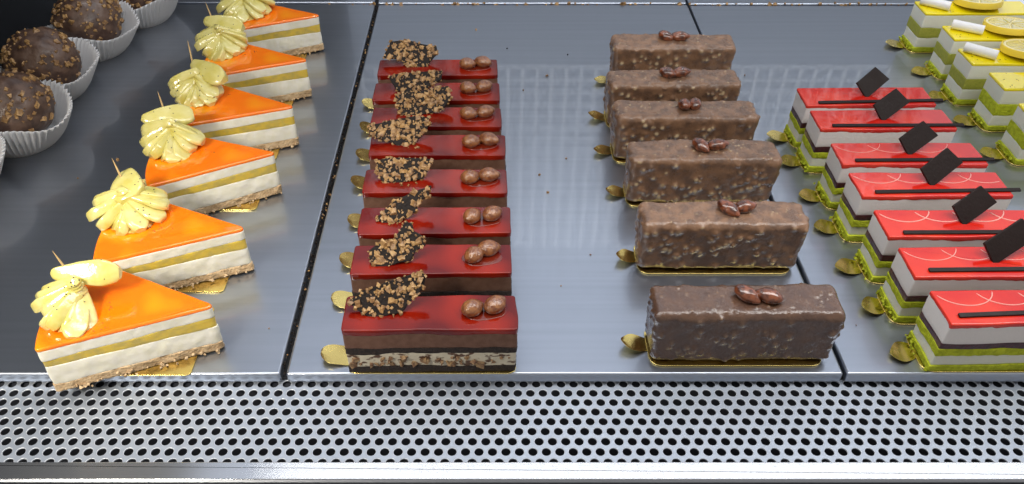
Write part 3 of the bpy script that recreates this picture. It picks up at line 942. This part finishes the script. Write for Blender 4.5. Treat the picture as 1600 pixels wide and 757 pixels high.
# ================================================================== strawberry pistachio cakes
EP = [(28.75, .43), (28.25, 4.75), (28.05, 8.9), (27.75, 13.6), (27.65, 17.75), (27.45, 22.9), (27.4, 26.75)]
EB = ['nearest the perforated grille', 'second from the grille', 'third from the grille', 'fourth from the grille', 'fifth from the grille', 'sixth from the grille', 'farthest from the grille']
ED = ['nearest the grille, cut off by the right edge', 'second from the grille with a chocolate plaque leaning far right',
      'third from the grille with bold pink swirls on the glaze', 'fourth from the grille, the whole cake in view',
      'fifth from the grille with faint pink swirls', 'sixth from the grille, next to last of the row, plain glaze',
      'farthest from the grille, at the end of the row']
def berry_cake(i):
    global BOW
    x0, y0 = EP[i]; L_ = 11.45; D = 3.05; sd = 900 + i * 7
    rng = random.Random(sd)
    cx, cy = x0 + L_ / 2, y0 + D / 2; hx, hy = L_ / 2, D / 2
    root = thing('strawberry_cake', 'bright red strawberry cake ' + ED[i], 'cake', (cx, cy, 0), 'bright red glazed pistachio layer cakes',
                 [.02, .01, .004, .006, .004, .006, .012][i])
    BOW = (.11, sd)
    def rr(g, r=.1, res=.16): return rrect(-hx - g, -hy - g, hx + g, hy + g, r, res)
    def wv(z, a, s): return lambda x, y: z + a * vnoise(np.column_stack([x, y, 0 * x + s]), .9, sd + s)
    z1, z2, z3, z4 = wv(.66, .07, 1), wv(1.50, .06, 2), wv(2.15, .07, 3), wv(2.68, .05, 4)
    mk('pistachio_sponge', *prism(rr(.08), .11, z1, bt=.05, bb=.05, nz=5, amp=.045, freq=1.8, seed=sd), 'pistachio', root, angle=60)
    mk('cream_layer', *prism(rr(-.02), z1, z2, bt=.03, bb=.03, nz=5, amp=.03, freq=1.3, seed=sd + 1), 'pale_cream', root, angle=60)
    mk('pistachio_sponge', *prism(rr(.03), z2, z3, bt=.05, bb=.05, nz=5, amp=.08, freq=2.6, seed=sd + 2), 'pistachio', root, angle=60)
    mk('berry_layer', *prism(rr(.0), z3, z4, bt=.03, bb=.02, nz=3, amp=.04, freq=2, seed=sd + 3), 'berry', root, angle=60)
    mk('white_mousse', *prism(rr(.0), z4, 4.28, bt=.03, bb=.04, nz=5, amp=.015, freq=.9, seed=sd + 4), 'white_mousse', root, angle=60)
    sk = lambda x, y: 4.24 - .09 * (y < -hy + .12) * (1 + vnoise(np.column_stack([x, y, 0 * x]), 1.3, sd + 8)) - .05 * vnoise(np.column_stack([x, y, 0 * x]), 3.3, sd + 18) 
    mk('red_glaze', *prism(rr(.02, .12), sk, 4.5, bt=.10, bb=.02, nz=2), 'glaze_red', root, angle=70)
    BOW = None
    # swirls of icing
    if i in (0, 1, 2, 3, 4):
        b = Bag(); zz = 4.505
        for q in range(4 if i < 4 else 3):
            c = (-hx + 2.0 + q * 2.75, hy + .2); r = 1.9
            pts = []
            for a in np.linspace(pi * 1.10, pi * 1.93, 26):
                X, Y = c[0] + r * cos(a) * 1.05, c[1] + r * sin(a) * .85
                if abs(X) < hx - .15 and abs(Y) < hy - .12: pts.append((X, Y, zz))
            if len(pts) > 4: b.add(*tube(pts, [.038, .03, .045, .035, .024][i], 6, [.3] + [1] * (len(pts) - 2) + [.3]))
        b.build('icing_swirl', 'icing', root)
    # thin chocolate stick near the front edge
    V, F = box(-.5, -.5, -.5, .5, .5, .5, .0)
    V, F = prism(rrect(-5.55, -.16, 5.55, .16, .05, .6), 0, .14, bt=.03, bb=.02, nz=1, amp=.012, freq=1, seed=sd)
    az = [.035, .005, .003, .018, .008, .003, .025][i]
    V = V @ rotm(radians(12), 0, az).T + np.array((.55 + (.35 if i else .0), -hy + [.9, .62, .38, .55, .5, .42, .45][i], 4.52))
    mk('chocolate_stick', V, F, 'darkchoc', root, angle=40)
    # chocolate plaque standing in the glaze
    th = radians([43, 33, 36, 38, 36, 36, 40][i]); sx = [2.9, 3.5, 2.9, 3.0, 2.8, 2.8, 2.6][i]
    pl = round_poly([(-.1, -.35), (sx, -.35), (sx - .25, 1.3), (.15, 1.3)], .04, .4)
    V, F = prism(pl, -.12, .12, bt=.03, bb=.03, nz=1, amp=.02, freq=1, seed=sd + 3)
    R2 = rotm(radians(50), 0, 0) @ rotm(0, 0, th)
    px = [1.15, .1, .0, -.1, -.1, -.15, -.15][i]
    V = V @ R2.T + np.array((px, -hy + 1.55, 4.55))
    mk('chocolate_plaque', V, F, 'darkchoc', root, angle=40)
    # green crumbs at the left foot
    b = Bag()
    for _ in range(16):
        c = (-hx - abs(rng.gauss(0, .2)) - .02, rng.uniform(-hy - .1, hy), rng.uniform(.12, .5))
        b.add(*chip(rng, c, rng.uniform(.08, .26), .8))
    tag(b.build('sponge_crumbs', 'pistachio', root, smooth=False), kind='stuff')
    BOW = None
    gold_board(x0 - .3, y0 - .22, x0 + L_ + .2, y0 + D + .3, y0 + 1.7, 'gold board under the bright red strawberry cake ' + EB[i],
               'gold boards under the bright red cakes', r=.8, tw=1.6, tl=1.75, lift=.5, leaf=True, seed=i)
for i in range(7): berry_cake(i)

# ================================================================== lemon cakes
FP = [(46.1, 24.0), (46.1, 29.5), (45.3, 34.2), (45.8, 39.2), (45.3, 45.1)]
FB = ['nearest the front', 'second from the front', 'third from the front', 'fourth from the front', 'farthest from the front']
FD = ['nearest of its row, almost hidden by the right edge', 'second of its row from the front, half cut off',
      'middle one of its row with a curl right at its left end', 'fourth of its row with peppered glaze, next to last',
      'farthest of its row, its curl touching the top edge']
def lemon_cake(i):
    global BOW
    x0, y0 = FP[i]; L_ = 11.4; D = 3.1; sd = 1200 + i * 7
    rng = random.Random(sd)
    cx, cy = x0 + L_ / 2, y0 + D / 2; hx, hy = L_ / 2, D / 2
    root = thing('lemon_cake', 'yellow lemon cake ' + FD[i], 'cake', (cx, cy, 0), 'yellow glazed lemon layer cakes', 0)
    BOW = (.11, sd)
    def rr(g, r=.1, res=.18): return rrect(-hx - g, -hy - g, hx + g, hy + g, r, res)
    def wv(z, a, s): return lambda x, y: z + a * vnoise(np.column_stack([x, y, 0 * x + s]), .9, sd + s)
    z1, z2, z3 = wv(.62, .05, 1), wv(1.7, .04, 2), wv(2.85, .05, 3)
    mk('pistachio_sponge', *prism(rr(.08), .11, z1, bt=.05, bb=.05, nz=5, amp=.045, freq=1.8, seed=sd), 'pistachio', root, angle=60)
    mk('cream_layer', *prism(rr(0), z1, z2, bt=.03, bb=.03, nz=5, amp=.03, freq=1.3, seed=sd + 1), 'pale_cream', root, angle=60)
    mk('olive_sponge', *prism(rr(.02), z2, z3, bt=.05, bb=.05, nz=5, amp=.05, freq=2.6, seed=sd + 2), 'olive_cream' if i > 1 else 'pistachio', root, angle=60)
    mk('white_mousse', *prism(rr(.0), z3, 4.3, bt=.03, bb=.04, nz=5, amp=.015, freq=.9, seed=sd + 4), 'pale_cream', root, angle=60)
    mk('yellow_glaze', *prism(rr(.02, .12), 4.25, 4.5, bt=.10, bb=.02, nz=2), 'glaze_yellow', root, angle=70)
    gp = [(rng.uniform(-hx + .4, -hx + 4), rng.uniform(-hy + .3, hy - .3), 4.51) for _ in range(30)]
    tag(seeds_on(rng, gp, 22, (.03, .055)).build('poppy_seeds', 'seed', root), kind='stuff')
    BOW = None
    # rolled white chocolate curl
    if i >= 2:
        n = 46; V = []; F = []
        for k in range(n + 1):
            a = k / n * 2 * pi * 1.55; r = .52 - .16 * k / n
            for (x, rr_) in ((-1.45, r), (1.45, r), (1.45, r - .07), (-1.45, r - .07)):
                V.append((x, rr_ * cos(a), rr_ * sin(a)))
        for k in range(n):
            for q in range(4):
                F.append((k * 4 + q, k * 4 + (q + 1) % 4, (k + 1) * 4 + (q + 1) % 4, (k + 1) * 4 + q)[::-1])
        V = np.array(V) @ rotm(rng.uniform(0, 3), 0, radians([0, 0, -38, -30, -35][i])).T + np.array(([0, 0, -4.4, -3.9, -4.3][i], [0, 0, .05, .15, -.1][i], 5.02))
        mk('chocolate_curl', V, F, 'curl', root, angle=50)
    # lemon slice lying on the glaze
    lem = bpy.data.objects.new('lemon_slice', None); COL.objects.link(lem); lem.parent = root
    R = 2.35; cxx = [0, 1.2, .2, .3, .4][i]
    A = np.linspace(0, 2 * pi, 56, endpoint=False)
    def ringm(ro, ri, z0, z1):
        V = []; F = []
        for a in A:
            for (r, z) in ((ro - .05, z0), (ro, (z0 + z1) / 2), (ro - .05, z1), (ri, z1), (ri, z0)): V.append((r * cos(a), r * sin(a), z))
        n = len(A)
        for k in range(n):
            j = (k + 1) % n
            for q in range(5): F.append((k * 5 + q, j * 5 + q, j * 5 + (q + 1) % 5, k * 5 + (q + 1) % 5))
        return np.array(V), F
    TR = rotm(radians(-9), 0, .1); off = np.array((cxx, .35, 5.05))
    def pl(VF): return VF[0] @ TR.T + off, VF[1]
    mk('lemon_rind', *pl(ringm(R, R - .16, -.32, .3)), 'rind', lem, angle=50)
    mk('lemon_pith', *pl(ringm(R - .16, R - .42, -.30, .285)), 'pith', lem, angle=50)
    b = Bag()
    for k in range(9):
        a0, a1 = 2 * pi * k / 9 + .05, 2 * pi * (k + 1) / 9 - .05
        pts = [(.12 * cos((a0 + a1) / 2), .12 * sin((a0 + a1) / 2))] + [((R - .45) * cos(a), (R - .45) * sin(a)) for a in np.linspace(a0, a1, 7)]
        b.add(*pl(prism(round_poly(pts, [.05, .12, 0, 0, 0, 0, 0, .12], .3), -.2, .26, bt=.06, nz=1)))
    b.add(*pl(prism(np.array([((R - .4) * cos(a), (R - .4) * sin(a)) for a in A]), -.2, .18, bt=.01, nz=1)), 1)
    b.build('lemon_pulp', ['pulp', 'pith'], lem, angle=50)
    b = Bag()
    for _ in range(14):
        c = (-hx - abs(rng.gauss(0, .2)) - .02, rng.uniform(-hy - .1, hy), rng.uniform(.12, .5))
        b.add(*chip(rng, c, rng.uniform(.08, .26), .8))
    tag(b.build('sponge_crumbs', 'pistachio', root, smooth=False), kind='stuff')
    BOW = None
    gold_board(x0 - .4, y0 - .2, x0 + L_ + .2, y0 + D + .3, y0 + 1.7, 'gold board under the yellow lemon cake ' + FB[i],
               'gold boards under the yellow lemon cakes', r=.8, tw=1.7, tl=1.9, lift=.4, leaf=True, seed=i)
for i in range(5): lemon_cake(i)

# ================================================================== crumbs on the trays
rng = random.Random(5)
b = Bag()
for _ in range(420):      # in the long seam between the left and the middle tray
    b.add(*chip(rng, (rng.uniform(-14.1, -13.8), rng.uniform(.3, 57), rng.uniform(-.22, -.02)), rng.uniform(.05, .16), .8), 0 if rng.random() < .12 else 1)
for _ in range(90):       # along the seam at the back
    b.add(*chip(rng, (rng.uniform(-20, 50), rng.uniform(57.1, 57.6), rng.uniform(-.1, .05)), rng.uniform(.1, .45), .7), 0)
for (x, y, s_) in [(-33.5, 24.8, .35), (-30.5, 26.5, .2), (5.5, 40, .3), (1.5, 46, .2), (8, 44.5, .15), (-2, 50.5, .3), (4.0, 22.5, .2), (4.6, 20, .25), (-31.5, 34, .2), (-15.7, 4.2, .12),
                   (6.5, 25, .2), (3, 37, .2), (-12.4, 30, .2), (7.5, 12, .12), (-36, 22, .15), (-33, 18, .15), (26, 40, .2), (17, 46, .25), (5, 8.5, .1), (25.5, 4.5, .1)]:
    b.add(*chip(rng, (x, y, .05), s_, .6), 0 if rng.random() < .7 else 1)
tag(b.build('crumbs', ['crumb', 'shardchoc'], smooth=False), kind='stuff')
